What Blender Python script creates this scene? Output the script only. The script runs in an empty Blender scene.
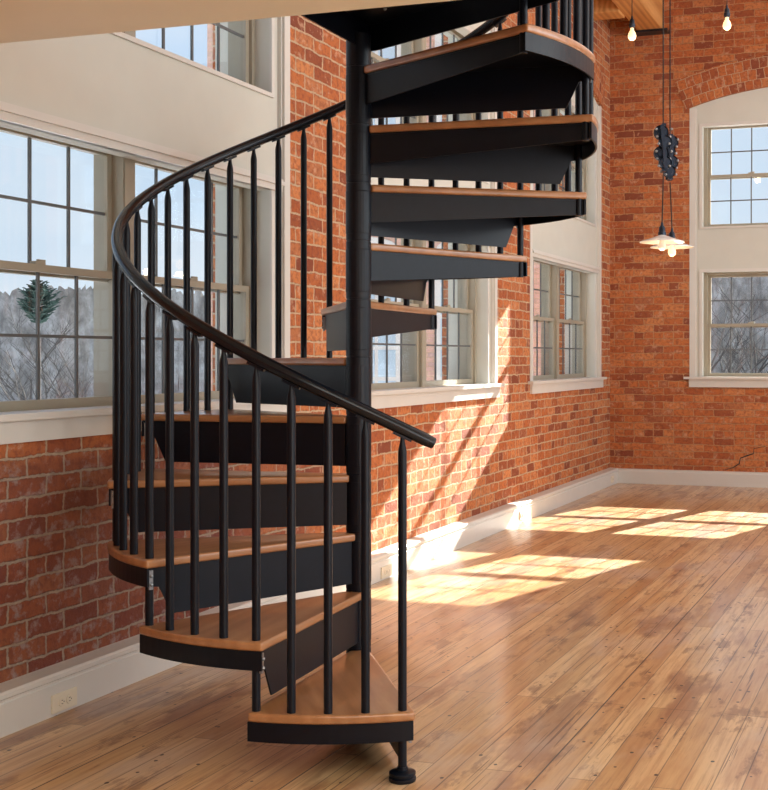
import bpy, bmesh, math, random
from mathutils import Vector, Matrix
from math import sin, cos, pi, radians as R
random.seed(7)
S = bpy.context.scene
COL = S.collection

# ---------------------------------------------------------------- camera
cam_d = bpy.data.cameras.new('camera'); cam = bpy.data.objects.new('camera', cam_d); COL.objects.link(cam)
cam.location = (0, 0, 1.30)
cam.rotation_euler = (R(90), 0, R(18.216))
cam_d.sensor_fit = 'HORIZONTAL'; cam_d.sensor_width = 36.0
cam_d.lens = 36.0 * 1258 / 768
cam_d.shift_y = -38.0 / 768; cam_d.shift_x = -124.0 / 768   # the photo is the left part of a wider frame
cam_d.clip_start = 0.05; cam_d.clip_end = 600
S.camera = cam
S.view_settings.view_transform = 'Standard'; S.view_settings.look = 'None'
S.view_settings.gamma = 1.0; S.view_settings.exposure = 0.0
S.view_settings.use_curve_mapping = False
S.cycles.caustics_reflective = False

# ---------------------------------------------------------------- sky
W = bpy.data.worlds.new('sky'); S.world = W; W.use_nodes = True
nt = W.node_tree; nt.nodes.clear()
def wn(t, **k):
    n = nt.nodes.new(t)
    for a, b in k.items(): setattr(n, a, b)
    return n
tc = wn('ShaderNodeTexCoord'); sp = wn('ShaderNodeSeparateXYZ'); nt.links.new(tc.outputs['Generated'], sp.inputs[0])
rp = wn('ShaderNodeValToRGB'); nt.links.new(sp.outputs['Z'], rp.inputs[0])
e = rp.color_ramp.elements
e[0].position = 0.0; e[0].color = (.82, .90, 1.0, 1)
e[1].position = 0.5; e[1].color = (.36, .56, .92, 1)
m_ = e.new(.16); m_.color = (.60, .77, .98, 1)
nz = wn('ShaderNodeTexNoise'); nz.inputs['Scale'].default_value = 2.2; nz.inputs['Detail'].default_value = 5
mp = wn('ShaderNodeMapping'); mp.inputs['Scale'].default_value = (1, 1, 3.0)
nt.links.new(tc.outputs['Generated'], mp.inputs[0]); nt.links.new(mp.outputs[0], nz.inputs['Vector'])
cr = wn('ShaderNodeValToRGB'); nt.links.new(nz.outputs[0], cr.inputs[0])
cr.color_ramp.elements[0].position = .42; cr.color_ramp.elements[1].position = .72
mx = wn('ShaderNodeMix', data_type='RGBA'); nt.links.new(cr.outputs[0], mx.inputs[0])
nt.links.new(rp.outputs[0], mx.inputs[6]); mx.inputs[7].default_value = (.90, .94, 1.0, 1)
bg = wn('ShaderNodeBackground'); nt.links.new(mx.outputs[2], bg.inputs[0]); bg.inputs[1].default_value = 1.02
wo = wn('ShaderNodeOutputWorld'); nt.links.new(bg.outputs[0], wo.inputs[0])

# ---------------------------------------------------------------- sun and added fill lamps
def light(name, kind, loc, energy, color, **k):
    d = bpy.data.lights.new(name, kind); d.energy = energy; d.color = color
    for a, b in k.items(): setattr(d, a, b)
    o = bpy.data.objects.new(name, d); COL.objects.link(o); o.location = loc
    return o
sun = light('sun', 'SUN', (5, 30, 16), 27.0, (1.0, .945, .86), angle=R(.35))
sun.rotation_euler = Vector((-.537, -1.85, -1.0)).to_track_quat('-Z', 'Y').to_euler()
a1 = light('loft_fill_light', 'AREA', (1.2, 8.0, 4.5), 150, (.93, 1.0, .97), shape='RECTANGLE', size=5.0, size_y=8.0)  # added fill over the main room, no fixture there
a2 = light('mezzanine_fill_light', 'AREA', (.8, .6, 2.25), 135, (.93, 1.0, .97), shape='RECTANGLE', size=4.0, size_y=3.0)  # added fill under the mezzanine, no fixture there
a4 = light('side_fill_light', 'AREA', (6.6, 6.0, 3.7), 300, (.90, .98, 1.0), shape='RECTANGLE', size=8.0, size_y=2.0)  # added fill from the open right side, no window built
a4.rotation_euler = (R(66), 0, R(90))
a5 = light('near_side_fill_light', 'AREA', (5.3, .0, 1.25), 100, (.93, .98, 1.0), shape='RECTANGLE', size=5.0, size_y=2.0)  # added fill to brighten the mezzanine underside, no window built
a5.rotation_euler = (R(90), 0, R(90))

# ================================================================ materials
def srgb(*c): return tuple(((v/255)/12.92 if v/255 <= .04045 else ((v/255+.055)/1.055)**2.4) for v in c) + (1,)
MATS = {}
class NB:
    def __init__(s, name):
        s.m = bpy.data.materials.new(name); s.m.use_nodes = True; s.t = s.m.node_tree; s.t.nodes.clear()
        s.out = s.n('ShaderNodeOutputMaterial'); s.b = s.n('ShaderNodeBsdfPrincipled'); s.l(s.b.outputs[0], s.out.inputs[0])
        MATS[name] = s.m
    def n(s, t, **k):
        n = s.t.nodes.new(t)
        for a, b in k.items(): setattr(n, a, b)
        return n
    def l(s, a, b): s.t.links.new(a, b)
    def set(s, n, **k):
        for a, v in k.items(): n.inputs[a.replace('_', ' ')].default_value = v
        return n
    def noise(s, vec, scale, detail=3, rough=.5):
        n = s.n('ShaderNodeTexNoise'); n.inputs['Scale'].default_value = scale; n.inputs['Detail'].default_value = detail
        n.inputs['Roughness'].default_value = rough
        if vec: s.l(vec, n.inputs['Vector'])
        return n.outputs[0]
    def noisec(s, vec, scale, detail=3):
        n = s.n('ShaderNodeTexNoise'); n.inputs['Scale'].default_value = scale; n.inputs['Detail'].default_value = detail
        s.l(vec, n.inputs['Vector']); return n.outputs['Color']
    def ramp(s, fac, stops):
        r = s.n('ShaderNodeValToRGB'); s.l(fac, r.inputs[0]); el = r.color_ramp.elements
        while len(el) < len(stops): el.new(.5)
        for x, (p, c) in zip(el, stops):
            x.position = p; x.color = c if len(c) == 4 else tuple(c) + (1,)
        return r.outputs[0]
    def mix(s, fac, a, b, mode='MIX'):
        m = s.n('ShaderNodeMix', data_type='RGBA', blend_type=mode)
        for i, v in ((0, fac), (6, a), (7, b)):
            if isinstance(v, (int, float)): m.inputs[i].default_value = v
            elif isinstance(v, tuple): m.inputs[i].default_value = v
            else: s.l(v, m.inputs[i])
        return m.outputs[2]
    def math(s, op, a, b=None, c=None):
        m = s.n('ShaderNodeMath', operation=op)
        for i, v in enumerate((a, b, c)):
            if v is None: continue
            if isinstance(v, (int, float)): m.inputs[i].default_value = v
            else: s.l(v, m.inputs[i])
        return m.outputs[0]
    def map(s, vec, scale=(1, 1, 1), loc=(0, 0, 0)):
        m = s.n('ShaderNodeMapping'); s.l(vec, m.inputs[0]); m.inputs['Scale'].default_value = scale; m.inputs['Location'].default_value = loc
        return m.outputs[0]
    def bump(s, h, strength, dist, prev=None):
        b = s.n('ShaderNodeBump'); s.l(h, b.inputs['Height']); b.inputs['Strength'].default_value = strength; b.inputs['Distance'].default_value = dist
        if prev: s.l(prev, b.inputs['Normal'])
        return b.outputs[0]

def plain(name, col, rough=.5, metal=0, coat=0, spec=.5, nscale=0, namt=.06, bump=0):
    q = NB(name); b = q.b
    b.inputs['Base Color'].default_value = col; b.inputs['Roughness'].default_value = rough
    b.inputs['Metallic'].default_value = metal; b.inputs['Coat Weight'].default_value = coat
    b.inputs['Specular IOR Level'].default_value = spec
    if nscale:
        tc = q.n('ShaderNodeTexCoord'); n = q.noise(tc.outputs['Object'], nscale, 4)
        dark = tuple(c*(1-namt) for c in col[:3]) + (1,); lite = tuple(min(1, c*(1+namt)) for c in col[:3]) + (1,)
        q.l(q.ramp(n, [(.3, dark), (.7, lite)]), b.inputs['Base Color'])
        if bump: q.l(q.bump(n, bump, .002), b.inputs['Normal'])
    return q.m

def brick_mat(name, bw=.205, rh=.0735, mortar=.013, header=True, dim_near=False, outside=False):
    q = NB(name)
    uv = q.n('ShaderNodeUVMap'); uv.uv_map = 'UVMap'
    base = uv.outputs[0]
    wob = q.n('ShaderNodeVectorMath', operation='MULTIPLY_ADD')
    q.l(q.noisec(base, 9, 2), wob.inputs[0]); wob.inputs[1].default_value = (.028, .022, 0); q.l(base, wob.inputs[2])
    wob2 = q.n('ShaderNodeVectorMath', operation='MULTIPLY_ADD'); q.l(q.noisec(base, 55, 2), wob2.inputs[0]); wob2.inputs[1].default_value = (.011, .011, 0); q.l(wob.outputs[0], wob2.inputs[2])
    vec = wob2.outputs[0]
    def br(w, off):
        b = q.n('ShaderNodeTexBrick'); b.offset = off; q.l(vec, b.inputs['Vector'])
        b.inputs['Scale'].default_value = 1; b.inputs['Brick Width'].default_value = w; b.inputs['Row Height'].default_value = rh
        b.inputs['Mortar Size'].default_value = mortar/2; b.inputs['Mortar Smooth'].default_value = .35; b.inputs['Bias'].default_value = 0
        b.inputs['Color1'].default_value = (0, 0, 0, 1); b.inputs['Color2'].default_value = (1, 1, 1, 1); b.inputs['Mortar'].default_value = (.5, .5, .5, 1)
        return b
    A = br(bw, .5); rnd = A.outputs['Color']; mo = A.outputs['Fac']
    if header:
        B = br(bw*.5, .5)
        sx = q.n('ShaderNodeSeparateXYZ'); q.l(vec, sx.inputs[0])
        row = q.math('FLOOR', q.math('DIVIDE', sx.outputs[1], rh))
        isH = q.math('LESS_THAN', q.math('MODULO', q.math('ADD', row, 700), 7.0), .5)
        rnd = q.mix(isH, A.outputs['Color'], B.outputs['Color'])
        mm = q.n('ShaderNodeMix', data_type='FLOAT'); q.l(isH, mm.inputs[0]); q.l(A.outputs['Fac'], mm.inputs[2]); q.l(B.outputs['Fac'], mm.inputs[3])
        mo = mm.outputs[0]
    col = q.ramp(rnd, [(0, srgb(134, 72, 50)), (.15, srgb(164, 90, 54)), (.4, srgb(186, 106, 60)), (.65, srgb(196, 116, 66)), (.88, srgb(206, 134, 84)), (1, srgb(156, 90, 62))])
    big = q.noise(base, 1.3, 3)
    fine = q.noise(base, 34, 5, .65)
    col = q.mix(q.ramp(fine, [(.47, (0, 0, 0)), (.62, (.6, .6, .6))]), col, srgb(128, 66, 50))
    spots = q.noise(q.map(base, loc=(5, 3, 1)), 13, 6, .7)
    col = q.mix(q.ramp(spots, [(.55, (0, 0, 0)), (.64, (.65, .65, .65))]), col, srgb(208, 164, 134))
    if dim_near:
        # darker burgundy nearest the camera: dimmer light there put into brick and mortar colour
        sx2 = q.n('ShaderNodeSeparateXYZ'); q.l(base, sx2.inputs[0])
        m = q.math('ADD', sx2.outputs[0], q.math('MULTIPLY', q.math('SUBTRACT', big, .5), 2.0))
        near = q.ramp(q.math('DIVIDE', m, 8.0), [(.62, (1, 1, 1)), (.82, (0, 0, 0))])
        zz = q.ramp(sx2.outputs[1], [(.9, (1, 1, 1)), (1.0, (.0, .0, .0))])
        near = q.mix(1.0, near, zz, 'MULTIPLY')
        c2 = q.mix(.68, col, srgb(98, 52, 46))
        c2 = q.mix(q.ramp(spots, [(.52, (0, 0, 0)), (.66, (.6, .6, .6))]), c2, srgb(150, 140, 140))
        col = q.mix(near, col, c2)
    mort = q.mix(fine, srgb(226, 198, 166), srgb(160, 128, 98))
    if name == 'old_orange_brick': mort = q.mix(fine, srgb(214, 166, 124), srgb(160, 112, 78))
    if dim_near: mort = q.mix(near, mort, q.mix(fine, srgb(186, 166, 146), srgb(110, 88, 78)))
    if outside: col = q.mix(.5, col, srgb(226, 204, 196))  # pale haze of the outside view mixed into the brick colour
    col = q.mix(mo, col, mort)
    q.l(col, q.b.inputs['Base Color'])
    q.b.inputs['Roughness'].default_value = .82; q.b.inputs['Specular IOR Level'].default_value = .3
    h = q.math('SUBTRACT', q.math('MULTIPLY', fine, .9), mo)
    h = q.math('ADD', h, q.math('MULTIPLY', rnd, .25))
    nrm = q.bump(h, .9, .012)
    q.l(nrm, q.b.inputs['Normal'])
    return q.m

M = {}
M['brick'] = brick_mat('old_red_brick', dim_near=True)
M['brick_back'] = brick_mat('old_orange_brick', rh=.0715, mortar=.011)
M['brick_arch'] = brick_mat('rowlock_brick', bw=.078, rh=.105, mortar=.008, header=False)
M['brick_out'] = brick_mat('hazed_outside_brick', header=False, outside=True)
M['wall_white'] = plain('painted_drywall', srgb(204, 204, 194), .75, nscale=6, namt=.02)
M['ceiling_white'] = plain('ceiling_paint', srgb(236, 234, 218), .8, nscale=3, namt=.02)
M['trim'] = plain('white_trim_paint', srgb(212, 209, 202), .42, nscale=8, namt=.02)
M['sash'] = plain('tan_sash_paint', srgb(162, 154, 136), .45, nscale=9, namt=.04)
M['dark_muntin'] = plain('backlit_muntin', srgb(92, 94, 94), .45)  # sash bars seen against the sky: backlit darkness put into the colour
M['steel'] = plain('black_powder_coated_steel', (.003, .0045, .009, 1), .36, metal=0, coat=.0, spec=.24, nscale=40, namt=.2)
M['steel_gloss'] = plain('black_gloss_rail', (.004, .006, .010, 1), .22, coat=.0, spec=.36)
M['bolt'] = plain('zinc_bolt', srgb(150, 152, 155), .35, metal=.8, nscale=60)
M['cord'] = plain('cloth_cord', srgb(38, 30, 28), .8)
M['iron'] = plain('blackened_cast_iron', srgb(46, 54, 66), .35, metal=.7, nscale=30, namt=.4)
M['enamel'] = plain('white_enamel', srgb(236, 236, 232), .2, coat=.4)
M['outlet'] = plain('almond_plastic', srgb(226, 216, 194), .4)
M['slot'] = plain('dark_slot', srgb(50, 45, 40), .6)
M['snow'] = plain('old_snow', srgb(214, 218, 224), .9, nscale=.25, namt=.25)
M['bark'] = plain('winter_bark', srgb(70, 66, 64), .95)
M['needles'] = plain('pine_needles', srgb(46, 66, 60), .9, nscale=3, namt=.35)

def wood(name, c0, c1, c2, rough, coat, axis='x', scale=1.0, coord='Object', wave=.25):
    q = NB(name); tc = q.n('ShaderNodeTexCoord'); v = tc.outputs[coord]
    sc = {'x': (1.0, 7, 7), 'y': (14, 1.2, 14)}[axis]
    v1 = q.map(v, tuple(k*scale for k in sc))
    n = q.noise(v1, 1.6, 6, .6); n2 = q.noise(q.map(v, tuple(k*scale*4 for k in sc)), 2.0, 4, .6)
    w = q.n('ShaderNodeTexWave', wave_type='BANDS', bands_direction='Y' if axis == 'x' else 'X'); q.l(q.map(v, tuple(k*scale*.6 for k in sc)), w.inputs['Vector'])
    w.inputs['Scale'].default_value = 1.4; w.inputs['Distortion'].default_value = 6; w.inputs['Detail'].default_value = 3
    f = q.math('ADD', q.math('MULTIPLY', n, .85-wave), q.math('MULTIPLY', w.outputs['Fac'], wave))
    f = q.math('ADD', f, q.math('MULTIPLY', n2, .15))
    q.l(q.ramp(f, [(.25, c0), (.5, c1), (.75, c2)]), q.b.inputs['Base Color'])
    q.b.inputs['Roughness'].default_value = rough; q.b.inputs['Coat Weight'].default_value = coat; q.b.inputs['Coat Roughness'].default_value = .12
    q.l(q.bump(f, .15, .002), q.b.inputs['Normal'])
    return q.m
M['tread'] = wood('stained_oak_tread', srgb(124, 82, 50), srgb(162, 112, 72), srgb(186, 138, 96), .30, .35, wave=.08)
M['beam'] = wood('fir_beam', srgb(176, 116, 60), srgb(206, 146, 84), srgb(222, 168, 106), .55, 0, 'y', .5)
M['deck'] = wood('ceiling_deck', srgb(150, 96, 52), srgb(180, 122, 70), srgb(198, 140, 86), .6, 0, 'y', .5)

# glass: straight-through with a faint mirror
q = NB('window_glass')
tr = q.n('ShaderNodeBsdfTransparent'); gl = q.n('ShaderNodeBsdfGlossy'); gl.inputs['Roughness'].default_value = .02
tr.inputs[0].default_value = (.97, .985, .98, 1)
lw = q.n('ShaderNodeLayerWeight'); lw.inputs['Blend'].default_value = .5
fr_ = q.math('MULTIPLY_ADD', q.math('POWER', lw.outputs['Facing'], 4.0), .35, .03)
ms = q.n('ShaderNodeMixShader'); q.l(fr_, ms.inputs[0]); q.l(tr.outputs[0], ms.inputs[1]); q.l(gl.outputs[0], ms.inputs[2]); q.l(ms.outputs[0], q.out.inputs[0])
M['glass'] = q.m
M['far_glass'] = plain('pale_far_glass', srgb(176, 196, 208), .15, coat=.3, nscale=1.2, namt=.15)
# bulb
q = NB('bulb_glow'); q.b.inputs['Base Color'].default_value = (1, .8, .5, 1)
q.b.inputs['Emission Color'].default_value = (1.0, .66, .34, 1); q.b.inputs['Emission Strength'].default_value = 1.1
M['bulb'] = q.m
q = NB('filament_glow'); q.b.inputs['Emission Color'].default_value = (1.0, .85, .6, 1); q.b.inputs['Emission Strength'].default_value = 30.0
M['filament'] = q.m

# floor boards
q = NB('old_pine_boards')
uv = q.n('ShaderNodeUVMap'); uv.uv_map = 'UVMap'; v = uv.outputs[0]      # u along the boards, v across
wob = q.n('ShaderNodeVectorMath', operation='MULTIPLY_ADD'); q.l(q.noisec(q.map(v, (.8, 2, 1)), 1.5, 2), wob.inputs[0]); wob.inputs[1].default_value = (.0, .006, 0); q.l(v, wob.inputs[2]); vv = wob.outputs[0]
b = q.n('ShaderNodeTexBrick'); b.offset = .37; b.offset_frequency = 3; q.l(vv, b.inputs['Vector'])
for k_, x_ in (('Scale', 1), ('Brick Width', 2.3), ('Row Height', .088), ('Mortar Size', .0023), ('Mortar Smooth', .3), ('Bias', 0)): b.inputs[k_].default_value = x_
b.inputs['Color1'].default_value = (0, 0, 0, 1); b.inputs['Color2'].default_value = (1, 1, 1, 1); b.inputs['Mortar'].default_value = (.5, .5, .5, 1)
b2 = q.n('ShaderNodeTexBrick'); b2.offset = 0; q.l(q.map(vv, loc=(0, .352, 0)), b2.inputs['Vector'])
for k_, x_ in (('Scale', 1), ('Brick Width', 60), ('Row Height', .704), ('Mortar Size', .003), ('Mortar Smooth', .2)): b2.inputs[k_].default_value = x_
b2.inputs['Color1'].default_value = (0, 0, 0, 1); b2.inputs['Color2'].default_value = (1, 1, 1, 1)
grain = q.noise(q.map(v, (2.2, 46, 1)), 1.2, 7, .65)
grain2 = q.noise(q.map(v, (1.0, 9, 1), (4, 1, 0)), 1.3, 5, .6)
stain = q.noise(q.map(v, (.7, 2.6, 1), (9, 2, 0)), 1.3, 6, .62)
blot = q.noise(q.map(v, (.45, 1.3, 1), (2, 7, 0)), 6.5, 6, .7)
board = q.ramp(b.outputs['Color'], [(0, srgb(184, 140, 92)), (.3, srgb(210, 170, 120)), (.65, srgb(224, 188, 140)), (1, srgb(198, 152, 102))])
c = q.mix(q.ramp(grain, [(.45, (0, 0, 0)), (.64, (.5, .5, .5))]), board, srgb(150, 104, 64))
c = q.mix(q.ramp(grain2, [(.47, (0, 0, 0)), (.62, (.42, .42, .42))]), c, srgb(164, 112, 72))
c = q.mix(q.ramp(stain, [(.55, (0, 0, 0)), (.61, (.6, .6, .6))]), c, srgb(128, 78, 54))
c = q.mix(q.ramp(blot, [(.56, (0, 0, 0)), (.62, (.6, .6, .6))]), c, srgb(120, 78, 54))
vo = q.n('ShaderNodeTexVoronoi'); vo.inputs['Scale'].default_value = 15; q.l(q.map(v, (.75, 1, 1)), vo.inputs['Vector'])
sc_ = q.n('ShaderNodeSeparateColor'); q.l(vo.outputs['Color'], sc_.inputs[0])
hole = q.math('MULTIPLY', q.math('LESS_THAN', vo.outputs['Distance'], .10), q.math('GREATER_THAN', sc_.outputs[0], .25))
bleach = q.noise(q.map(v, (.6, 1.4, 1), (1, 12, 0)), 1.7, 5, .6)
c = q.mix(q.ramp(bleach, [(.50, (0, 0, 0)), (.64, (.45, .45, .45))]), c, srgb(196, 182, 170))
c = q.mix(hole, c, srgb(46, 30, 26))
crk = q.math('MAXIMUM', q.math('MULTIPLY', b.outputs['Fac'], .65), b2.outputs['Fac'])
thin = q.noise(q.map(v, (1.3, 90, 1), (3, 3, 0)), 1.0, 3, .5)
crk2 = q.ramp(thin, [(.64, (0, 0, 0)), (.66, (.8, .8, .8))])
c = q.mix(crk2, c, srgb(84, 50, 36))
c = q.mix(crk, c, srgb(48, 28, 20))
q.l(c, q.b.inputs['Base Color'])
rr = q.math('ADD', .26, q.math('MULTIPLY', blot, .2)); q.l(rr, q.b.inputs['Roughness'])
q.b.inputs['Coat Weight'].default_value = .45; q.b.inputs['Coat Roughness'].default_value = .13
hh = q.math('SUBTRACT', q.math('MULTIPLY', grain2, .4), crk)
n1 = q.bump(hh, .4, .003); n1 = q.bump(stain, .2, .008, n1); q.l(n1, q.b.inputs['Normal']); q.l(n1, q.b.inputs['Coat Normal'])
M['floor'] = q.m

# wooded hill
q = NB('winter_woods'); tc = q.n('ShaderNodeTexCoord'); v = tc.outputs['Object']
n = q.noise(q.map(v, (1, 1, .5)), 1.1, 9, .75); n2 = q.noise(v, .07, 3)
c = q.ramp(n, [(.36, srgb(114, 110, 106)), (.5, srgb(150, 145, 140)), (.64, srgb(190, 186, 182))])
c = q.mix(q.ramp(n2, [(.45, (0, 0, 0)), (.7, (.5, .5, .5))]), c, srgb(150, 142, 122))
q.l(c, q.b.inputs['Base Color']); q.b.inputs['Roughness'].default_value = 1; q.b.inputs['Specular IOR Level'].default_value = 0
M['woods'] = q.m

# ================================================================ helpers
def mesh_obj(name, bm, mat, parent=None, smooth=False, kind=None, loc=None):
    me = bpy.data.meshes.new(name); bm.normal_update(); bm.to_mesh(me); bm.free()
    if mat: me.materials.append(M[mat] if isinstance(mat, str) else mat)
    if smooth:
        for p in me.polygons: p.use_smooth = True
        try: me.set_sharp_from_angle(angle=R(38))
        except Exception: pass
    o = bpy.data.objects.new(name, me); COL.objects.link(o)
    if parent: o.parent = parent
    if kind: o['kind'] = kind
    if loc: o.location = loc
    return o
def thing(name, label, cat, loc=(0, 0, 0), rz=0, group=None, kind=None):
    o = bpy.data.objects.new(name, None); COL.objects.link(o); o.location = loc; o.rotation_euler = (0, 0, rz)
    o.empty_display_size = .1
    if label: o['label'] = label
    if cat: o['category'] = cat
    if group: o['group'] = group
    if kind: o['kind'] = kind
    return o
def tag(o, label, cat, group=None, kind=None):
    o['label'] = label; o['category'] = cat
    if group: o['group'] = group
    if kind: o['kind'] = kind
    return o
def copy_tree(o, parent=None):
    c = o.copy(); COL.objects.link(c)
    if parent: c.parent = parent
    for ch in list(o.children): copy_tree(ch, c)
    return c
def box(bm, x0, x1, y0, y1, z0, z1, mtx=None):
    vs = [bm.verts.new((x, y, z)) for x in (x0, x1) for y in (y0, y1) for z in (z0, z1)]
    if mtx:
        for v_ in vs: v_.co = mtx @ v_.co
    for f in ((0, 1, 3, 2), (4, 6, 7, 5), (0, 4, 5, 1), (2, 3, 7, 6), (0, 2, 6, 4), (1, 5, 7, 3)):
        bm.faces.new([vs[i] for i in f])
def bevel(bm, w, seg=2):
    bmesh.ops.recalc_face_normals(bm, faces=bm.faces[:])
    bmesh.ops.bevel(bm, geom=[e_ for e_ in bm.edges if e_.calc_face_angle(0) > .6], offset=w, segments=seg, affect='EDGES', clamp_overlap=True, profile=.6)
def prism(bm, pts, axis, a, b):
    """closed polygon pts extruded along axis from a to b. axis 'z': pts (x,y); 'y': pts (x,z); 'x': pts (y,z)"""
    def mk(p, t):
        return {'z': (p[0], p[1], t), 'y': (p[0], t, p[1]), 'x': (t, p[0], p[1])}[axis]
    A = [bm.verts.new(mk(p, a)) for p in pts]; B = [bm.verts.new(mk(p, b)) for p in pts]
    n = len(pts); fs = [bm.faces.new(A), bm.faces.new(B[::-1])]
    for i in range(n): fs.append(bm.faces.new((A[i], B[i], B[(i+1) % n], A[(i+1) % n])))
    bmesh.ops.recalc_face_normals(bm, faces=fs)
def lathe(bm, prof, seg=24, cx=0, cy=0, closed=True):
    rings = []
    for r, z in prof:
        rings.append([bm.verts.new((cx + r*cos(2*pi*i/seg), cy + r*sin(2*pi*i/seg), z)) for i in range(seg)] if r > 1e-6 else [bm.verts.new((cx, cy, z))])
    for a, b_ in zip(rings, rings[1:]):
        for i in range(seg):
            j = (i+1) % seg
            if len(a) == 1 and len(b_) == 1: continue
            if len(a) == 1: bm.faces.new((a[0], b_[j], b_[i]))
            elif len(b_) == 1: bm.faces.new((a[i], a[j], b_[0]))
            else: bm.faces.new((a[i], a[j], b_[j], b_[i]))
    if closed:
        if len(rings[0]) > 1: bm.faces.new(rings[0][::-1])
        if len(rings[-1]) > 1: bm.faces.new(rings[-1])
    bmesh.ops.recalc_face_normals(bm, faces=bm.faces[:])
def sweep(bm, path, rad, seg=12, cap=True):
    path = [Vector(p) for p in path]; rings = []
    up = Vector((0, 0, 1))
    for i, p in enumerate(path):
        t = (path[min(i+1, len(path)-1)] - path[max(i-1, 0)]).normalized()
        ref = up if abs(t.z) < .95 else Vector((1, 0, 0))
        s_ = t.cross(ref).normalized(); u_ = s_.cross(t).normalized()
        r = rad[i] if isinstance(rad, (list, tuple)) else rad
        rings.append([bm.verts.new(p + s_*r*cos(2*pi*k/seg) + u_*r*sin(2*pi*k/seg)) for k in range(seg)])
    fs = []
    for a, b_ in zip(rings, rings[1:]):
        for k in range(seg): fs.append(bm.faces.new((a[k], a[(k+1) % seg], b_[(k+1) % seg], b_[k])))
    if cap: fs += [bm.faces.new(rings[0][::-1]), bm.faces.new(rings[-1])]
    bmesh.ops.recalc_face_normals(bm, faces=fs)
def uv_planar(o, fn):
    me = o.data; uvl = me.uv_layers.new(name='UVMap')
    for poly in me.polygons:
        for li in poly.loop_indices:
            co = me.vertices[me.loops[li].vertex_index].co
            uvl.data[li].uv = fn(co, poly.normal)
def wall_uv(co, n):
    # walls in metres: u along the wall, v up; reveals use their depth
    if abs(n.x) > .7: return (co.y, co.z)
    if abs(n.y) > .7: return (co.x + .03, co.z)
    return (co.x, co.y)

# ================================================================ room dimensions
XW, YB, H = -3.07, 12.71, 5.0          # brick face of the left wall, of the back wall, ceiling height
SILL = 1.10
BW = 1.215                            # half width of a bay
SPR, RISE = 3.83, .178                # arch spring and rise
BWB, OPB = 1.10, .97                 # the back wall bays are a little narrower
def arch_z(d, BW=BW):                       # height of the arch over distance d from the middle of a bay
    Rr = (BW*BW + RISE*RISE) / (2*RISE)
    return SPR + RISE - Rr + math.sqrt(Rr*Rr - d*d)
BAYS_L = [4.545, 7.85, 11.12]
BAYS_B = [-1.145, 2.3]

# floor
bm = bmesh.new(); box(bm, XW-.02, 7.0, -3.0, YB+.1, -.12, 0)
fl = mesh_obj('floor', bm, 'floor', kind='structure'); uv_planar(fl, lambda c_, n_: (c_.y, c_.x + 5))

def strips(bm, lo, hi, bays, put, BW=BW, nseg=20):
    """brickwork of a wall between lo and hi with bay openings; put(a, b, z0a, z0b, z1) adds a block"""
    cur = lo
    for c_ in bays:
        a, b_ = c_ - BW, c_ + BW
        put(cur, a, 0, 0, H)
        put(a, b_, 0, 0, SILL - .03, True)
        for i in range(nseg):
            p, q_ = a + (b_-a)*i/nseg, a + (b_-a)*(i+1)/nseg
            put(p, q_, arch_z(p-c_, BW), arch_z(q_-c_, BW), H)
        cur = b_
    put(cur, hi, 0, 0, H)
bm = bmesh.new()
def putL(a, b_, za, zb, z1, flat=False):
    if flat: box(bm, XW-.45, XW, a, b_, 0, z1)
    else: prism(bm, [(a, za), (b_, zb), (b_, z1), (a, z1)], 'x', XW-.45, XW)
strips(bm, -3.0, YB + .45, BAYS_L, putL)
bmesh.ops.remove_doubles(bm, verts=bm.verts[:], dist=1e-4)
wl = mesh_obj('wall_left', bm, 'brick', kind='structure'); uv_planar(wl, wall_uv)
bm = bmesh.new()
def putB(a, b_, za, zb, z1, flat=False):
    if flat: box(bm, a, b_, YB, YB+.45, 0, z1)
    else: prism(bm, [(a, za), (b_, zb), (b_, z1), (a, z1)], 'y', YB, YB+.45)
strips(bm, XW, 7.0, BAYS_B, putB, BWB)
bmesh.ops.remove_doubles(bm, verts=bm.verts[:], dist=1e-4)
wb = mesh_obj('wall_back', bm, 'brick_back', kind='structure'); uv_planar(wb, wall_uv)
# step crack low on the back wall
bm = bmesh.new()
cp = [(-1.88, .165), (-1.80, .19), (-1.74, .23), (-1.73, .285), (-1.67, .31), (-1.60, .335), (-1.595, .385), (-1.48, .41)]
sweep(bm, [(x, YB-.0005, z) for x, z in cp], [.003, .006, .007, .005, .008, .006, .004, .002], 6)
o = mesh_obj('trim_crack', bm, 'slot', kind='structure')

# ceiling deck and mezzanine
bm = bmesh.new()
box(bm, XW-.45, 7.0, -3.0, YB+.45, H-.02, H+.15)
mesh_obj('ceiling', bm, 'deck', kind='structure')
bm = bmesh.new(); box(bm, XW, 5.5, -3.0, 3.305, 2.30, 2.585)
mesh_obj('ceiling_mezzanine', bm, 'ceiling_white', kind='structure')
bm = bmesh.new(); box(bm, XW, 5.5, -3.15, -3.0, 0, 2.30)
o = mesh_obj('wall_rear', bm, 'brick_back', kind='structure'); uv_planar(o, wall_uv)

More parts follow.
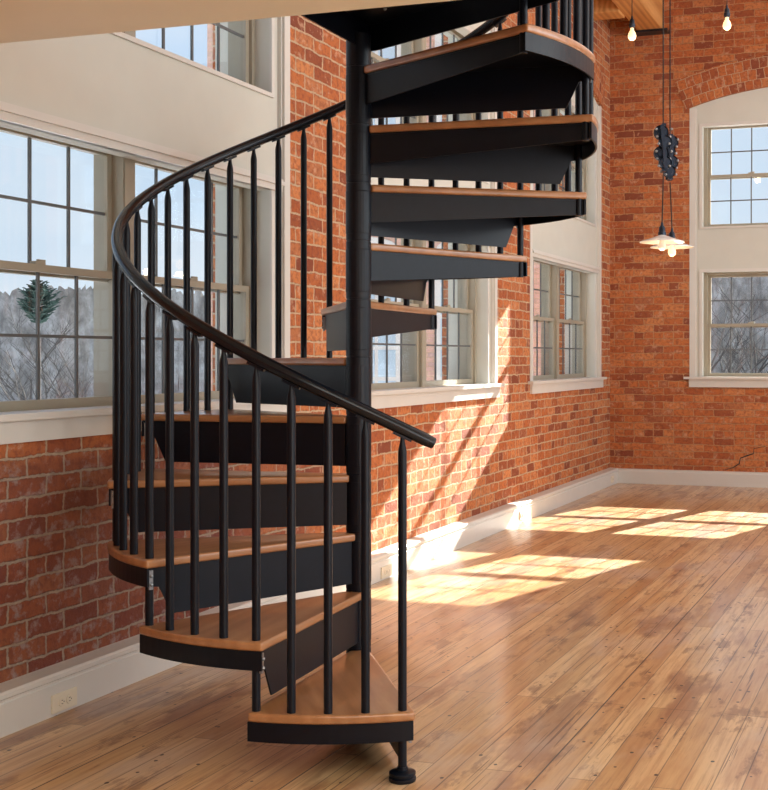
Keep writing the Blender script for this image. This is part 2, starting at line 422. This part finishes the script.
# brick arches over the bays (three rings of rowlocks)
def arch_mesh(name, BW):
    bm = bmesh.new(); Rr = (BW*BW + RISE*RISE)/(2*RISE); zc = SPR + RISE - Rr; a0 = math.asin(BW/Rr); n = 36; th = .315
    uvd = {}
    rings = []
    for i in range(n+1):
        a = -a0*1.04 + 2*a0*1.04*i/n; row = []
        for r, d in ((Rr, 0), (Rr+th, 0), (Rr+th, .012), (Rr, .012)):
            v_ = bm.verts.new((r*sin(a), -d, zc + r*cos(a))); uvd[len(bm.verts)-1] = (a*Rr, r-Rr); row.append(v_)
        rings.append(row)
    for A, B in zip(rings, rings[1:]):
        for k in range(4): bm.faces.new((A[k], A[(k+1) % 4], B[(k+1) % 4], B[k]))
    bm.faces.new(rings[0]); bm.faces.new(rings[-1][::-1]); bmesh.ops.recalc_face_normals(bm, faces=bm.faces[:])
    o = mesh_obj(name, bm, 'brick_arch', kind='structure')
    uvl = o.data.uv_layers.new(name='UVMap')
    for p in o.data.polygons:
        for li in p.loop_indices: uvl.data[li].uv = uvd[o.data.loops[li].vertex_index]
    return o
ar = arch_mesh('trim_brick_arch', BWB)
first = True
for c_ in BAYS_B:
    o = ar if first else ar.copy()
    if not first: COL.objects.link(o)
    first = False; o.location = (c_, YB, 0)
ar = arch_mesh('trim_brick_arch', BW); first = True
for c_ in BAYS_L:
    o = ar if first else ar.copy()
    if not first: COL.objects.link(o)
    first = False; o.location = (XW, c_, 0); o.rotation_euler = (0, 0, R(90))

# ---------------------------------------------------------------- infill of a bay: drywall, casings, sill (local: x along wall, -y into the room)
OPW = 1.06; L0, L1 = SILL, 2.135; U0, U1 = 2.62, 3.64
def bay_parts(loc, rz, wide_head, nm, BW=BW, OPW=OPW, L1=L1, U1=U1, TOP=.065):
    bm = bmesh.new(); y0, y1 = .03, .34
    box(bm, -BW, -OPW, y0, y1, L0-.03, SPR-.0); box(bm, OPW, BW, y0, y1, L0-.03, SPR)
    box(bm, -OPW, OPW, y0, .105, L1, U0); box(bm, -OPW, OPW, .105, y1, L1+TOP, U0-.035)
    xs = [-BW, -OPW] + [-OPW + 2*OPW*i/18 for i in range(1, 18)] + [OPW, BW]
    for p, q_ in zip(xs, xs[1:]):
        out_ = abs(p+q_)/2 > OPW
        for ya, yb, lo in ((y0, .105, SPR if out_ else U1), (.105, y1, SPR if out_ else U1+.08)):
            prism(bm, [(p, lo), (q_, lo), (q_, arch_z(q_, BW)), (p, arch_z(p, BW))], 'y', ya, yb)
    o = mesh_obj(nm + '_infill', bm, 'wall_white', kind='structure', loc=loc); o.rotation_euler = (0, 0, rz)
    # casings
    bm = bmesh.new()
    for s in (-1, 1):
        box(bm, *sorted((s*(BW-.003), s*(BW-.062))), -.004, y0, L0, SPR-.01)
        box(bm, *sorted((s*(BW-.062), s*(BW-.074))), .010, y0, L0, SPR-.01)
    for (z0, z1) in ((L0, L1), (U0, U1)):
        for s in (-1, 1): box(bm, *sorted((s*OPW, s*(OPW+.03))), .018, y0, z0, z1)
        box(bm, -OPW-.03, OPW+.03, .018, y0, z1, z1+.03)
    box(bm, -OPW-.03, OPW+.03, .018, y0, U0-.02, U0)
    if wide_head:
        for d, za, zb in ((.0, L1+.0, L1+.03), (-.012, L1+.03, L1+.048), (-.004, L1+.048, L1+.062)):
            box(bm, -BW+.075, BW-.075, d, y0+.001, za, zb)
    o = mesh_obj(nm + '_casing', bm, 'trim', kind='structure', loc=loc); o.rotation_euler = (0, 0, rz)
    # sill and apron
    bm = bmesh.new()
    box(bm, -BW+.01, BW-.01, -.0, .108, L0-.03, L0)
    box(bm, -BW-.05, BW+.05, -.045, 0.0, L0-.025, L0)
    box(bm, -BW-.0, BW+.0, -.022, -.0005, L0-.105, L0-.025)
    o = mesh_obj(nm + '_sill', bm, 'trim', kind='structure', loc=loc); o.rotation_euler = (0, 0, rz)
k = 1
for i, c_ in enumerate(BAYS_L): bay_parts((XW, c_, 0), R(90), True, f'trim_{k}'); k += 1
for c_ in BAYS_B: bay_parts((c_, YB, 0), 0, False, f'trim_{k}', BWB, OPB, 2.160, 3.635, .01); k += 1

# ---------------------------------------------------------------- one double-hung window (local: x along wall, -y into the room, origin at bottom middle of its frame)
WW, WH = 1.035, 1.12
def sash_mesh(w, h, d0, d1, st=.031, bot=.040, top=.030, cols=4, rows=2, mt=.012):
    bm = bmesh.new()
    box(bm, -w/2, -w/2+st, d0, d1, 0, h); box(bm, w/2-st, w/2, d0, d1, 0, h)
    box(bm, -w/2+st, w/2-st, d0, d1, 0, bot); box(bm, -w/2+st, w/2-st, d0, d1, h-top, h)
    return bm
def muntin_mesh(w, h, d0, d1, st=.031, bot=.040, top=.030, cols=4, rows=2, mt=.012):
    bm = bmesh.new(); gw = w-2*st; gh = h-bot-top
    for i in range(1, cols): x = -w/2+st+gw*i/cols; box(bm, x-mt/2, x+mt/2, d0+.011, d1-.011, bot, h-top)
    for i in range(1, rows): z = bot+gh*i/rows; box(bm, -w/2+st, w/2-st, d0+.0105, d1-.0105, z-mt/2, z+mt/2)
    return bm
def make_window(name, WW=WW, WH=WH):
    root = thing(name, None, None, kind='structure')
    bm = bmesh.new(); fw = .024
    box(bm, -WW/2, -WW/2+fw, 0, .11, 0, WH); box(bm, WW/2-fw, WW/2, 0, .11, 0, WH)
    box(bm, -WW/2+fw, WW/2-fw, 0, .11, WH-fw, WH); box(bm, -WW/2+fw, WW/2-fw, 0, .11, 0, .022)
    mesh_obj('window_frame', bm, 'sash', root)
    sw = WW-2*fw; sh = (WH-fw-.022)/2+.02
    for nm, z, d0, d1 in (('lower_sash', .022, .018, .050), ('upper_sash', WH-fw-sh, .056, .088)):
        s = mesh_obj(nm, sash_mesh(sw, sh, d0, d1), 'sash', root, loc=(0, 0, z))
        mesh_obj('muntins', muntin_mesh(sw, sh, d0, d1), 'dark_muntin', s)
        bm = bmesh.new(); yy = (d0+d1)/2
        box(bm, -sw/2+.03, sw/2-.03, yy-.0015, yy+.0015, .035, sh-.025)
        mesh_obj('window_pane', bm, 'glass', s)
        if nm == 'lower_sash':
            bm = bmesh.new(); box(bm, -.03, .03, .020, .048, sh, sh+.012); box(bm, -.008, .035, .024, .036, sh+.012, sh+.020); bevel(bm, .003)
            mesh_obj('sash_lock', bm, 'sash', s)
    return root
proto = make_window('window_1'); n_w = 1; used = False
HALF = .58
def put_window(loc, rz):
    global n_w, used
    o = proto if not used else copy_tree(proto)
    if used: n_w += 1; o.name = f'window_{n_w}'
    used = True
    o.location = loc; o.rotation_euler = (0, 0, rz)
DEP = .110
for c_ in BAYS_L:
    for s in (-1, 1):
        for z in (L0-.025, U0-.030): put_window((XW-DEP, c_+s*.535, z), R(90))
proto = make_window('window_x', .93, 1.09); used = False; n_w += 1; proto.name = f'window_{n_w}'
for c_ in BAYS_B:
    for s in (-1, 1):
        for z in (L0-.025, U0-.030): put_window((c_+s*.495, YB+DEP, z), 0)
# mullion posts between the pairs
bm = bmesh.new()
for c_ in BAYS_L:
    for z0, z1 in ((L0-.02, L1+.06), (U0-.03, U1+.07)):
        box(bm, XW-.26, XW-.105, c_-.036, c_+.036, z0, z1)
        box(bm, XW-.26, XW-.112, c_-OPW, c_-1.049, z0, z1); box(bm, XW-.26, XW-.112, c_+1.049, c_+OPW, z0, z1)
mesh_obj('trim_mullions_left', bm, 'sash', kind='structure')
bm = bmesh.new()
for c_ in BAYS_B:
    for z0, z1 in ((L0-.02, L1+.03), (U0-.03, U1)):
        box(bm, c_-.036, c_+.036, YB+.105, YB+.26, z0, z1)
        box(bm, c_-OPB, c_-.955, YB+.112, YB+.26, z0, z1); box(bm, c_+.955, c_+OPB, YB+.112, YB+.26, z0, z1)
mesh_obj('trim_mullions_back', bm, 'sash', kind='structure')

# ---------------------------------------------------------------- baseboards
bm = bmesh.new()
prof = [(XW, 0), (XW+.085, 0), (XW+.085, .112), (XW+.080, .116), (XW+.080, .124), (XW+.089, .130), (XW+.089, .144), (XW+.080, .152), (XW, .156)]
prism(bm, prof, 'y', -3.0, YB)
mesh_obj('baseboard_left', bm, 'trim', kind='structure')
bm = bmesh.new()
prof = [(YB, 0), (YB-.03, 0), (YB-.03, .125), (YB-.024, .132), (YB-.024, .142), (YB, .150)]
prism(bm, prof, 'x', XW+.085, 7.0)
mesh_obj('baseboard_back', bm, 'trim', kind='structure')

# ---------------------------------------------------------------- timber beams
def beam(name, label, a):
    bm = bmesh.new(); box(bm, *a); bevel(bm, .012, 2)
    return mesh_obj(name, bm, 'beam', kind='structure')
beam('trim_beam_main', '', (-2.75, -2.50, 4.0, YB-.001, 4.62, 4.975))
beam('trim_beam_main', '', (1.35, 1.61, 4.0, YB-.001, 4.62, 4.975))
beam('trim_beam_cross', '', (XW+.001, -2.751, 11.75, 12.0, 4.60, 4.80))
beam('trim_beam_cross', '', (XW+.001, -2.751, 7.9, 8.15, 4.60, 4.80))
bm = bmesh.new(); box(bm, -2.80, -2.44, YB-.16, YB-.001, 4.598, 4.619)
mesh_obj('trim_bearing_plate', bm, 'iron', kind='structure')

# ---------------------------------------------------------------- SPIRAL STAIRCASE
SX, SY, RISER, RP = -1.996, 4.282, .216, .8627
TH0 = -74.3 + 18.216; ST = 7.52
stair = thing('spiral_staircase', 'black steel spiral staircase with stained oak treads standing on the board floor', 'staircase', (SX, SY, 0))
def pol(a, r, z=0): return (r*cos(a), r*sin(a), z)
# centre pole with joint lines
prof = [(.0465, .012)]
for k in range(1, 12):
    z = k*RISER + .004
    prof += [(.0465, z-.003), (.0445, z-.002), (.0445, z+.002), (.0465, z+.003)]
prof += [(.0465, 2.50)]
bm = bmesh.new(); lathe(bm, prof, 32)
mesh_obj('center_pole', bm, 'steel', stair, True)
bm = bmesh.new(); lathe(bm, [(.11, 0), (.11, .010), (.105, .012), (0, .012)], 32)
mesh_obj('base_plate', bm, 'steel', stair)

RO = .893; A30 = R(4*ST)
def wedge(o1, o2, ro, n=14, ri=.052):
    """wedge between the radial at 0 (offset o1 outwards) and at -30 deg (offset o2 outwards)"""
    a1 = math.asin(o1/ro); a2 = -A30 - math.asin(o2/ro)
    pts = []
    # nosing inner point, outer arc, back inner point
    x_in = math.sqrt(max(ri*ri - o1*o1, 0))
    pts.append((x_in, o1))
    for i in range(n+1):
        a = a1 + (a2-a1)*i/n; pts.append((ro*cos(a), ro*sin(a)))
    xi = math.sqrt(max(ri*ri - o2*o2, 0)); c, s = cos(-A30), sin(-A30)
    px, py = xi, -o2
    pts.append((px*c - py*s, px*s + py*c))
    return pts
# steel frame of a step
bm = bmesh.new()
prism(bm, wedge(.016, .006, RO-.008), 'z', -.034, -.0285)                   # pan under the oak
apron = [(.046, -.0285), (.872, -.0285), (.876, -.088), (.836, -.094), (.790, -.186), (.046, -.186)]
prism(bm, apron, 'y', .012, .018)                                             # deep plate under the nosing
bk = [(.046, -.0285), (.884, -.0285), (.884, -.088), (.046, -.142)]
n0 = len(bm.verts); prism(bm, bk, 'y', -.004, .002); bm.verts.ensure_lookup_table()
rot = Matrix.Rotation(-A30, 4, 'Z')
for v_ in bm.verts[n0:]: v_.co = rot @ v_.co
def arcband(bm, r0, r1, z0, z1, a1, a2, n=14):
    rg = []
    for i in range(n+1):
        a = a1+(a2-a1)*i/n
        rg.append([bm.verts.new((r*cos(a), r*sin(a), z)) for r, z in ((r0, z0), (r1, z0), (r1, z1), (r0, z1))])
    fs = [bm.faces.new(rg[0]), bm.faces.new(rg[-1][::-1])]
    for A, B in zip(rg, rg[1:]):
        for k_ in range(4): fs.append(bm.faces.new((A[k_], A[(k_+1) % 4], B[(k_+1) % 4], B[k_])))
    bmesh.ops.recalc_face_normals(bm, faces=fs)
arcband(bm, RO-.012, RO-.005, -.088, -.0285, R(1.9), R(-31.2))
lathe_prof = [(.0470, -.186), (.0478, -.184), (.0478, -.03), (.0470, -.027)]
lathe(bm, lathe_prof, 28)
step_bm = bm
bmesh.ops.recalc_face_normals(step_bm, faces=step_bm.faces[:])
frame = mesh_obj('step_frame', step_bm, 'steel', stair)
bm = bmesh.new(); prism(bm, wedge(.034, .016, RO), 'z', -.028, 0); bevel(bm, .009, 3)
tread = mesh_obj('wood_tread', bm, 'tread', frame, True)
tread['label'] = 'stained oak tread with rounded nosing'
bm = bmesh.new(); box(bm, .864, .878, .018, .026, -.098, -.036)
for z in (-.054, -.082): lathe_z = None; bmesh.ops.create_uvsphere(bm, u_segments=10, v_segments=6, radius=.006, matrix=Matrix.Translation((.871, .027, z)))
br_ = mesh_obj('bracket', bm, 'bolt', frame); br_['label'] = 'zinc bolt bracket at the tread corner'
for k in range(1, 12):
    o = frame if k == 1 else copy_tree(frame, stair)
    o.location = (0, 0, k*RISER); o.rotation_euler = (0, 0, R(TH0 - 4*ST*(k-1)))

# handrail helix: centre height over the floor at post j
def zh(j): return 1.080 + .054*j
bm = bmesh.new(); pth = []
j = -.88
while j <= 44.4:
    pth.append(pol(R(TH0-ST*j), RP-.003, zh(j))); j += .25
rad = [.0205]*len(pth); rad[0] = .018
sweep(bm, pth, rad, 14)
rail = mesh_obj('handrail', bm, 'steel_gloss', stair, True); rail['label'] = 'glossy black round handrail'
# balusters: four lengths, repeated for every step
def baluster(base_h, top_h, foot=False):
    bm = bmesh.new(); r = .0135; h = top_h - base_h
    prof = [(r, 0), (r, h-.055), (r*.95, h-.045), (r*.55, h-.018), (r*.5, h-.006)]
    lathe(bm, prof, 14)
    # saddle plate under the rail (tangent direction is local y)
    slope = math.atan2(.054, RP*R(ST))
    m = Matrix.Translation((0, 0, h-.004)) @ Matrix.Rotation(-slope, 4, 'X')
    box(bm, -.009, .009, -.030, .030, -.005, .003, m)
    bmesh.ops.recalc_face_normals(bm, faces=bm.faces[:])
    return bm
types = {}
for i in (0, 1, 2, 3):
    # i = 1..3 stand on the tread, i = 0 is the corner post reaching below the frame of the lower step
    base = 0 if i else -.092
    types[i] = (base, zh(i if i else 4) - RISER - .020)
protos = {}
for j in range(1, 45):
    k = (j-1)//4 + 1; i = j % 4
    a = R(TH0 - ST*j)
    if i not in protos:
        b0, t0 = types[i]; o = mesh_obj('baluster', baluster(b0, t0), 'steel', stair, True); protos[i] = o
    else:
        o = protos[i].copy(); COL.objects.link(o)
    rr_ = RP + .030 if i == 0 else RP - .008
    rr_ = RP
    o.location = pol(a, rr_, k*RISER + types[i][0]); o.rotation_euler = (0, 0, a)
# newel with its foot
a = R(TH0); bm = baluster(.03, zh(0)-.02)
nw = mesh_obj('newel_post', bm, 'steel', stair, True, loc=pol(a, RP, .03)); nw.rotation_euler = (0, 0, a)
bm = bmesh.new(); lathe(bm, [(0, 0), (.040, 0), (.042, .004), (.042, .012), (.037, .015), (.037, .018), (.041, .021), (.041, .028), (.034, .032), (.017, .034), (.016, .044), (0, .044)], 28)
mesh_obj('newel_foot', bm, 'steel', stair, True, loc=pol(a, RP, 0))

# landing: black steel pan from the pole to the edge of the mezzanine
e_ang = R(TH0 - 4*ST*11)
yl = 3.305 - SY
c, s = cos(e_ang), sin(e_ang)
off = .085
pe = (c*.94 - s*off, s*.94 + c*off)
pts = [(.0, .085), (-s*off + .02*c, c*off + .02*s), pe, (pe[0]+.02, yl), (.0, yl)]
bm = bmesh.new(); prism(bm, pts, 'z', 2.555, 2.562)
for a_, b_ in zip(pts, pts[1:] + pts[:1]):
    d_ = Vector((b_[0]-a_[0], b_[1]-a_[1])).normalized(); n_ = Vector((d_.y, -d_.x))*-.006
    q4 = [a_, b_, (b_[0]+n_.x*-1, b_[1]+n_.y*-1), (a_[0]+n_.x*-1, a_[1]+n_.y*-1)]
    prism(bm, q4, 'z', 2.456, 2.5549)
land = mesh_obj('landing', bm, 'steel', stair); land['label'] = 'black steel landing platform joining the mezzanine'
bm = bmesh.new(); prism(bm, pts, 'z', 2.563, 2.592); bevel(bm, .006, 2)
mesh_obj('wood_platform', bm, 'tread', land)
for (x, y) in ((.16, -.12), (.10, -.28), (.26, -.2), (.4, -.4)):
    bm = bmesh.new(); bmesh.ops.create_uvsphere(bm, u_segments=10, v_segments=6, radius=.007)
    mesh_obj('bolt', bm, 'bolt', land, loc=(x, y, 2.553))

# ---------------------------------------------------------------- outlets on the baseboard
def outlet(name, label, y, z, w=.14, h=.068, x=XW+.085, duplex=True):
    t = thing(name, label, 'outlet', (x, y, z), 0, 'outlets along the left baseboard')
    bm = bmesh.new(); box(bm, 0, .008, -w/2, w/2, -h/2, h/2); bevel(bm, .003, 2)
    mesh_obj('cover_plate', bm, 'outlet', t)
    if duplex:
        for s in (-1, 1):
            bm = bmesh.new(); lathe(bm, [(0, 0), (.0165, 0), (.0165, .003), (.0155, .004), (0, .004)], 20)
            for v_ in bm.verts: v_.co = Vector((v_.co.z + .0075, v_.co.x + s*.021, v_.co.y))
            bmesh.ops.recalc_face_normals(bm, faces=bm.faces[:])
            r_ = mesh_obj('receptacle', bm, 'outlet', t)
            bm = bmesh.new()
            for d in (-.006, .006): box(bm, .0114, .0122, s*.021-.004, s*.021+.004, d-.001, d+.001)
            box(bm, .0114, .0122, s*.021+.008, s*.021+.011, -.002, .002)
            mesh_obj('slots', bm, 'slot', r_)
    return t
outlet('wall_outlet', 'almond duplex outlet on the white baseboard at the lower left', 3.865, .044)
outlet('wall_outlet', 'almond outlet cover on the sunlit baseboard just behind the stair pole', 6.78, .044, .15)
outlet('wall_outlet', 'small cover plate on the sunlit baseboard between the two floor sun patches', 9.4, .06, .10)
outlet('wall_outlet', 'tiny cover plate on the left baseboard near the far corner', 12.45, .06, .10)

# ---------------------------------------------------------------- pendant lamps
def bulb_bm(r, h):
    bm = bmesh.new(); prof = [(r*.38, 0), (r*.42, -h*.2), (r*.8, -h*.42), (r, -h*.66), (r*.85, -h*.86), (r*.4, -h*.98), (0, -h)]
    lathe(bm, prof, 18, closed=False); return bm
def socket_bm():
    bm = bmesh.new(); lathe(bm, [(0, .085), (.006, .085), (.009, .065), (.018, .055), (.020, .03), (.024, .026), (.024, .010), (.020, .006), (.020, -.004), (0, -.004)], 18); return bm
def cord_bm(z0, z1, r=.0035, dx=0):
    bm = bmesh.new(); sweep(bm, [(0, 0, z0), (dx*.5, 0, (z0+z1)/2), (dx, 0, z1)], r, 8); return bm
CZ = H - .02
def bare_bulb(x, y, z, label):
    t = thing('bare_bulb_pendant', label, 'pendant lamp', (x, y, z), 0, 'bare bulbs hanging from the ceiling')
    mesh_obj('socket', socket_bm(), 'iron', t, True)
    mesh_obj('bulb', bulb_bm(.032, .095), 'bulb', t, True)
    mesh_obj('cord', cord_bm(.08, CZ-z), 'cord', t)
    l_ = light('bulb_light', 'POINT', (0, 0, -.13), 2, (1.0, .72, .42), shadow_soft_size=.04); l_.parent = t
bare_bulb(-2.036, 9.12, 3.735, 'bare glowing bulb on a cord in front of the timber beam')
bare_bulb(-1.34, 9.139, 3.76, 'bare glowing bulb on a cord right of the timber beam')
def shade_pendant(x, y, z, label, bulb, z_top, drift):
    t = thing('shade_pendant', label, 'pendant lamp', (x, y, z), 0, 'pulley pendants with white enamel shades')
    mesh_obj('socket', socket_bm(), 'iron', t, True, loc=(0, 0, .028))
    bm = bmesh.new(); lathe(bm, [(.022, .036), (.030, .032), (.075, .016), (.128, .000), (.134, -.004), (.134, -.007), (.126, -.004), (.075, .011), (.028, .027), (.022, .030)], 40, closed=False)
    mesh_obj('lamp_shade', bm, 'enamel', t, True)
    mesh_obj('bulb', bulb_bm(.026, .085), 'bulb' if bulb else 'enamel', t, True, loc=(0, 0, .028 if not bulb else .022))
    mesh_obj('cord', cord_bm(.11, z_top-z, .004, drift), 'cord', t)
    l_ = light('bulb_light', 'POINT', (0, 0, -.11), 1.2, (1.0, .72, .42), shadow_soft_size=.03); l_.parent = t
shade_pendant(-1.472, 7.411, 1.99, 'white enamel shade pendant, nearer and higher of the hanging pair', False, 2.39, .008)
shade_pendant(-1.482, 7.776, 1.99, 'white enamel shade pendant with glowing bulb, lower one behind its twin', True, 2.39, -.012)
# pulleys: stacked wheels in iron cheeks, hung on two cords
def wheel(r, w):
    bm = bmesh.new(); lathe(bm, [(.006, -w), (r*.5, -w), (r*.55, -w*.5), (r*.85, -w*.5), (r, -w), (r, -w*.6), (r*.82, 0), (r, w*.6), (r, w), (r*.85, w*.5), (r*.55, w*.5), (r*.5, w), (.006, w)], 20)
    for v_ in bm.verts: v_.co = Vector((v_.co.x, v_.co.z, v_.co.y))
    bmesh.ops.recalc_face_normals(bm, faces=bm.faces[:])
    return bm
def pulley(x, y, z, label, flip):
    t = thing('cast_iron_pulley', label, 'pulley', (x, y, z), R(22), 'iron pulleys above the shades')
    for i in range(4):
        mesh_obj('pulley_wheel', wheel(.044 - .006*(i % 2), .016), 'iron', t, True, loc=((-.008 if i % 2 else .010)*flip, (-.016 if i % 2 else .014), .095-.062*i))
    bm = bmesh.new()
    for yy in (-.034, .032):
        m = Matrix.Rotation(R(5*flip), 4, 'Y')
        box(bm, -.011, .011, yy, yy+.007, -.135, .135, m)
    box(bm, -.012, .012, -.034, .037, .128, .142); box(bm, -.012, .012, -.034, .037, -.142, -.128)
    for i in range(5):
        lathe(bm, [(0, 0), (.007, 0), (.007, .012), (0, .012)], 8, cx=.018*flip*(-1)**i, cy=0.03)
    bmesh.ops.recalc_face_normals(bm, faces=bm.faces[:])
    mesh_obj('pulley_frame', bm, 'iron', t)
    for dx in (-.045, .045):
        for i in range(6):
            bm = bmesh.new(); bmesh.ops.create_icosphere(bm, subdivisions=2, radius=.009)
            mesh_obj('bolt_head', bm, 'bolt', t, True, loc=(dx*(.7+.3*((i*7) % 3)/2), .008*((i*5) % 3-1)-.02, -.11+.044*i))
    mesh_obj('cord', cord_bm(.14, CZ-z, .0042), 'cord', t)
pulley(-1.465, 7.411, 2.545, 'left cast iron pulley block hanging above the enamel shades', -1)
pulley(-1.494, 7.776, 2.545, 'right cast iron pulley block hanging slightly lower than its neighbour', 1)

# ================================================================ outside
# snow field
bm = bmesh.new(); bmesh.ops.create_grid(bm, x_segments=2, y_segments=2, size=160, matrix=Matrix.Translation((-20, 60, -4.2)))
mesh_obj('ground_snow', bm, 'snow', kind='structure')
# wooded ridge all around the far side
random.seed(3)
bm = bmesh.new(); NA, NR = 1300, 9; rows = []
for i in range(NA):
    ang = R(62 + 118*i/(NA-1)); col_ = []
    deg = 62 + 118*i/(NA-1)
    # ridge top elevation: higher straight ahead (back wall), lower to the left
    el = 2.9 + 1.9*math.exp(-((deg-90)/16)**2) + .12*sin(deg*.9) + .06*sin(deg*2.3+1) + .05*sin(deg*7)
    for r_ in range(NR):
        t_ = r_/(NR-1); rad_ = 74 + 3.5*t_
        hmax = 1.3 + 77*math.tan(R(el))
        z = -4.2 + (hmax+4.2)*t_
        jz = random.uniform(-1, 1)*(.20 if r_ == NR-1 else .04 if r_ else 0)
        col_.append(bm.verts.new((rad_*cos(ang)+random.uniform(-.1, .1), rad_*sin(ang)+random.uniform(-.1, .1), z + jz)))
    rows.append(col_)
for A, B in zip(rows, rows[1:]):
    for k_ in range(NR-1): bm.faces.new((A[k_], B[k_], B[k_+1], A[k_+1]))
bmesh.ops.recalc_face_normals(bm, faces=bm.faces[:])
hill = mesh_obj('hill_woods', bm, 'woods', kind='structure', smooth=False)
for p_ in hill.data.polygons: p_.use_smooth = True

# bare trees
def tree_bm(seed):
    rnd = random.Random(seed); bm = bmesh.new()
    def grow(p, d, ln, r, lev):
        pts = [p]; q_ = p.copy(); dd = d.copy(); n = 4
        for i in range(n):
            dd = (dd + Vector((rnd.uniform(-.18, .18), rnd.uniform(-.18, .18), .06))).normalized(); q_ = q_ + dd*ln/n; pts.append(q_.copy())
        sweep(bm, pts, [r*(1-.75*i/n) for i in range(n+1)], 5 if lev < 2 else 3, False)
        if lev < 3:
            nb = (9, 6, 4)[lev]
            for i in range(nb):
                t_ = rnd.uniform(.3 if lev == 0 else .15, 1.0); k_ = min(int(t_*n), n-1); base = pts[k_].lerp(pts[k_+1], t_*n-k_)
                az = rnd.uniform(0, 2*pi); side = Vector((cos(az), sin(az), rnd.uniform(.2, .9))).normalized()
                grow(base, (side*.8+dd*.4).normalized(), ln*rnd.uniform(.38, .55), r*.45, lev+1)
    grow(Vector((0, 0, 0)), Vector((0, 0, 1)), 6.6, .11, 0)
    return bm
tp = [mesh_obj('bare_tree', tree_bm(s_), 'bark') for s_ in (11, 12, 13)]
spots = [(-29.5, 36, .72, 'bare winter tree outside the left window, farthest left'), (-42, 53, .8, 'bare winter tree outside the left window, second from the left'),
         (-31.5, 42, .72, 'bare winter tree outside the left window, beside the second muntin'), (-46.5, 64, .9, 'bare winter tree seen at the right edge of the left window'),
         (-6.6, 43, .8, 'bare winter tree behind the back lower window, far left of it'), (-7.2, 51.5, .85, 'bare winter tree behind the back lower window, middle of the visible panes'),
         (-7.4, 60, .95, 'bare winter tree behind the back lower window, at the right frame edge')]
for i, (x, y, sc, lb) in enumerate(spots):
    o = tp[i] if i < 3 else tp[i % 3].copy()
    if i >= 3: COL.objects.link(o)
    o.location = (x, y, -4.2); o.scale = (sc, sc, sc); o.rotation_euler = (0, 0, i*1.3)
    tag(o, lb, 'tree', 'bare trees outside the windows')
# the pine on the skyline left
pine = thing('pine_tree', 'dark green pine tree on the skyline outside the left window', 'tree', (-36.3, 45.3, -4.2))
bm = bmesh.new(); sweep(bm, [(0, 0, 0), (.05, 0, 5), (0, 0, 8.8)], [.12, .09, .02], 8)
mesh_obj('trunk', bm, 'bark', pine)
bm = bmesh.new(); rnd = random.Random(5)
for i in range(15):
    z = 7.0 + i*.125; L_ = 1.05*(1-(i/15.0)**2.2)*(.75+.25*(i % 2))*min(1, (i+3)/7)+.08
    for k_ in range(11):
        az = k_*2*pi/11 + i*.9 + rnd.uniform(-.2, .2); ln = L_*rnd.uniform(.6, 1.1); up = rnd.uniform(.05, .28)
        pp = [Vector((cos(az)*ln*t_, sin(az)*ln*t_, z + up*2.2*ln*t_*t_ + (rnd.random()-.5)*.05)) for t_ in (0, .35, .7, 1)]
        sweep(bm, pp, [.02, .035, .04, .01], 4)
        for q_ in (.45, .7, .9):
            for sd in (-1, 1):
                b0 = pp[0].lerp(pp[3], q_); ax = az + sd*.7
                sweep(bm, [b0, b0 + Vector((cos(ax), sin(ax), .25))*ln*.22], [.03, .01], 4)
mesh_obj('foliage', bm, 'needles', pine)

# the brick wing of the mill beyond the left wall
wing = thing('mill_wing', 'red brick mill wing with pale arched windows outside the left windows', 'building', (0, 18, -4.2))
bm = bmesh.new(); box(bm, -11.1, -5.4, 0, 8, 0, 14)
o = mesh_obj('wing_walls', bm, 'brick_out', wing); uv_planar(o, wall_uv)
for x in (-9.95, -8.25, -6.5):
    for z in (.9, 4.6, 8.4):
        bm = bmesh.new(); w, h = .60, 2.5
        pts = [(x-w, z), (x+w, z)] + [(x+w*cos(t_*pi/8), z+h+.28*sin(t_*pi/8)) for t_ in range(9)]
        prism(bm, pts, 'y', -.02, .05)
        for (x0, x1, z0, z1) in ():
            pass
        f_ = mesh_obj('arched_window', bm, 'trim', wing)
        bm = bmesh.new()
        for i in range(3):
            for j_ in range(5):
                xa = x-w+.07+i*(2*w-.14)/3; za = z+.08+j_*(h-.1)/5
                box(bm, xa+.03, xa+(2*w-.14)/3-.03, -.03, -.015, za+.03, za+(h-.1)/5-.03)
        mesh_obj('far_pane', bm, 'far_glass', f_)
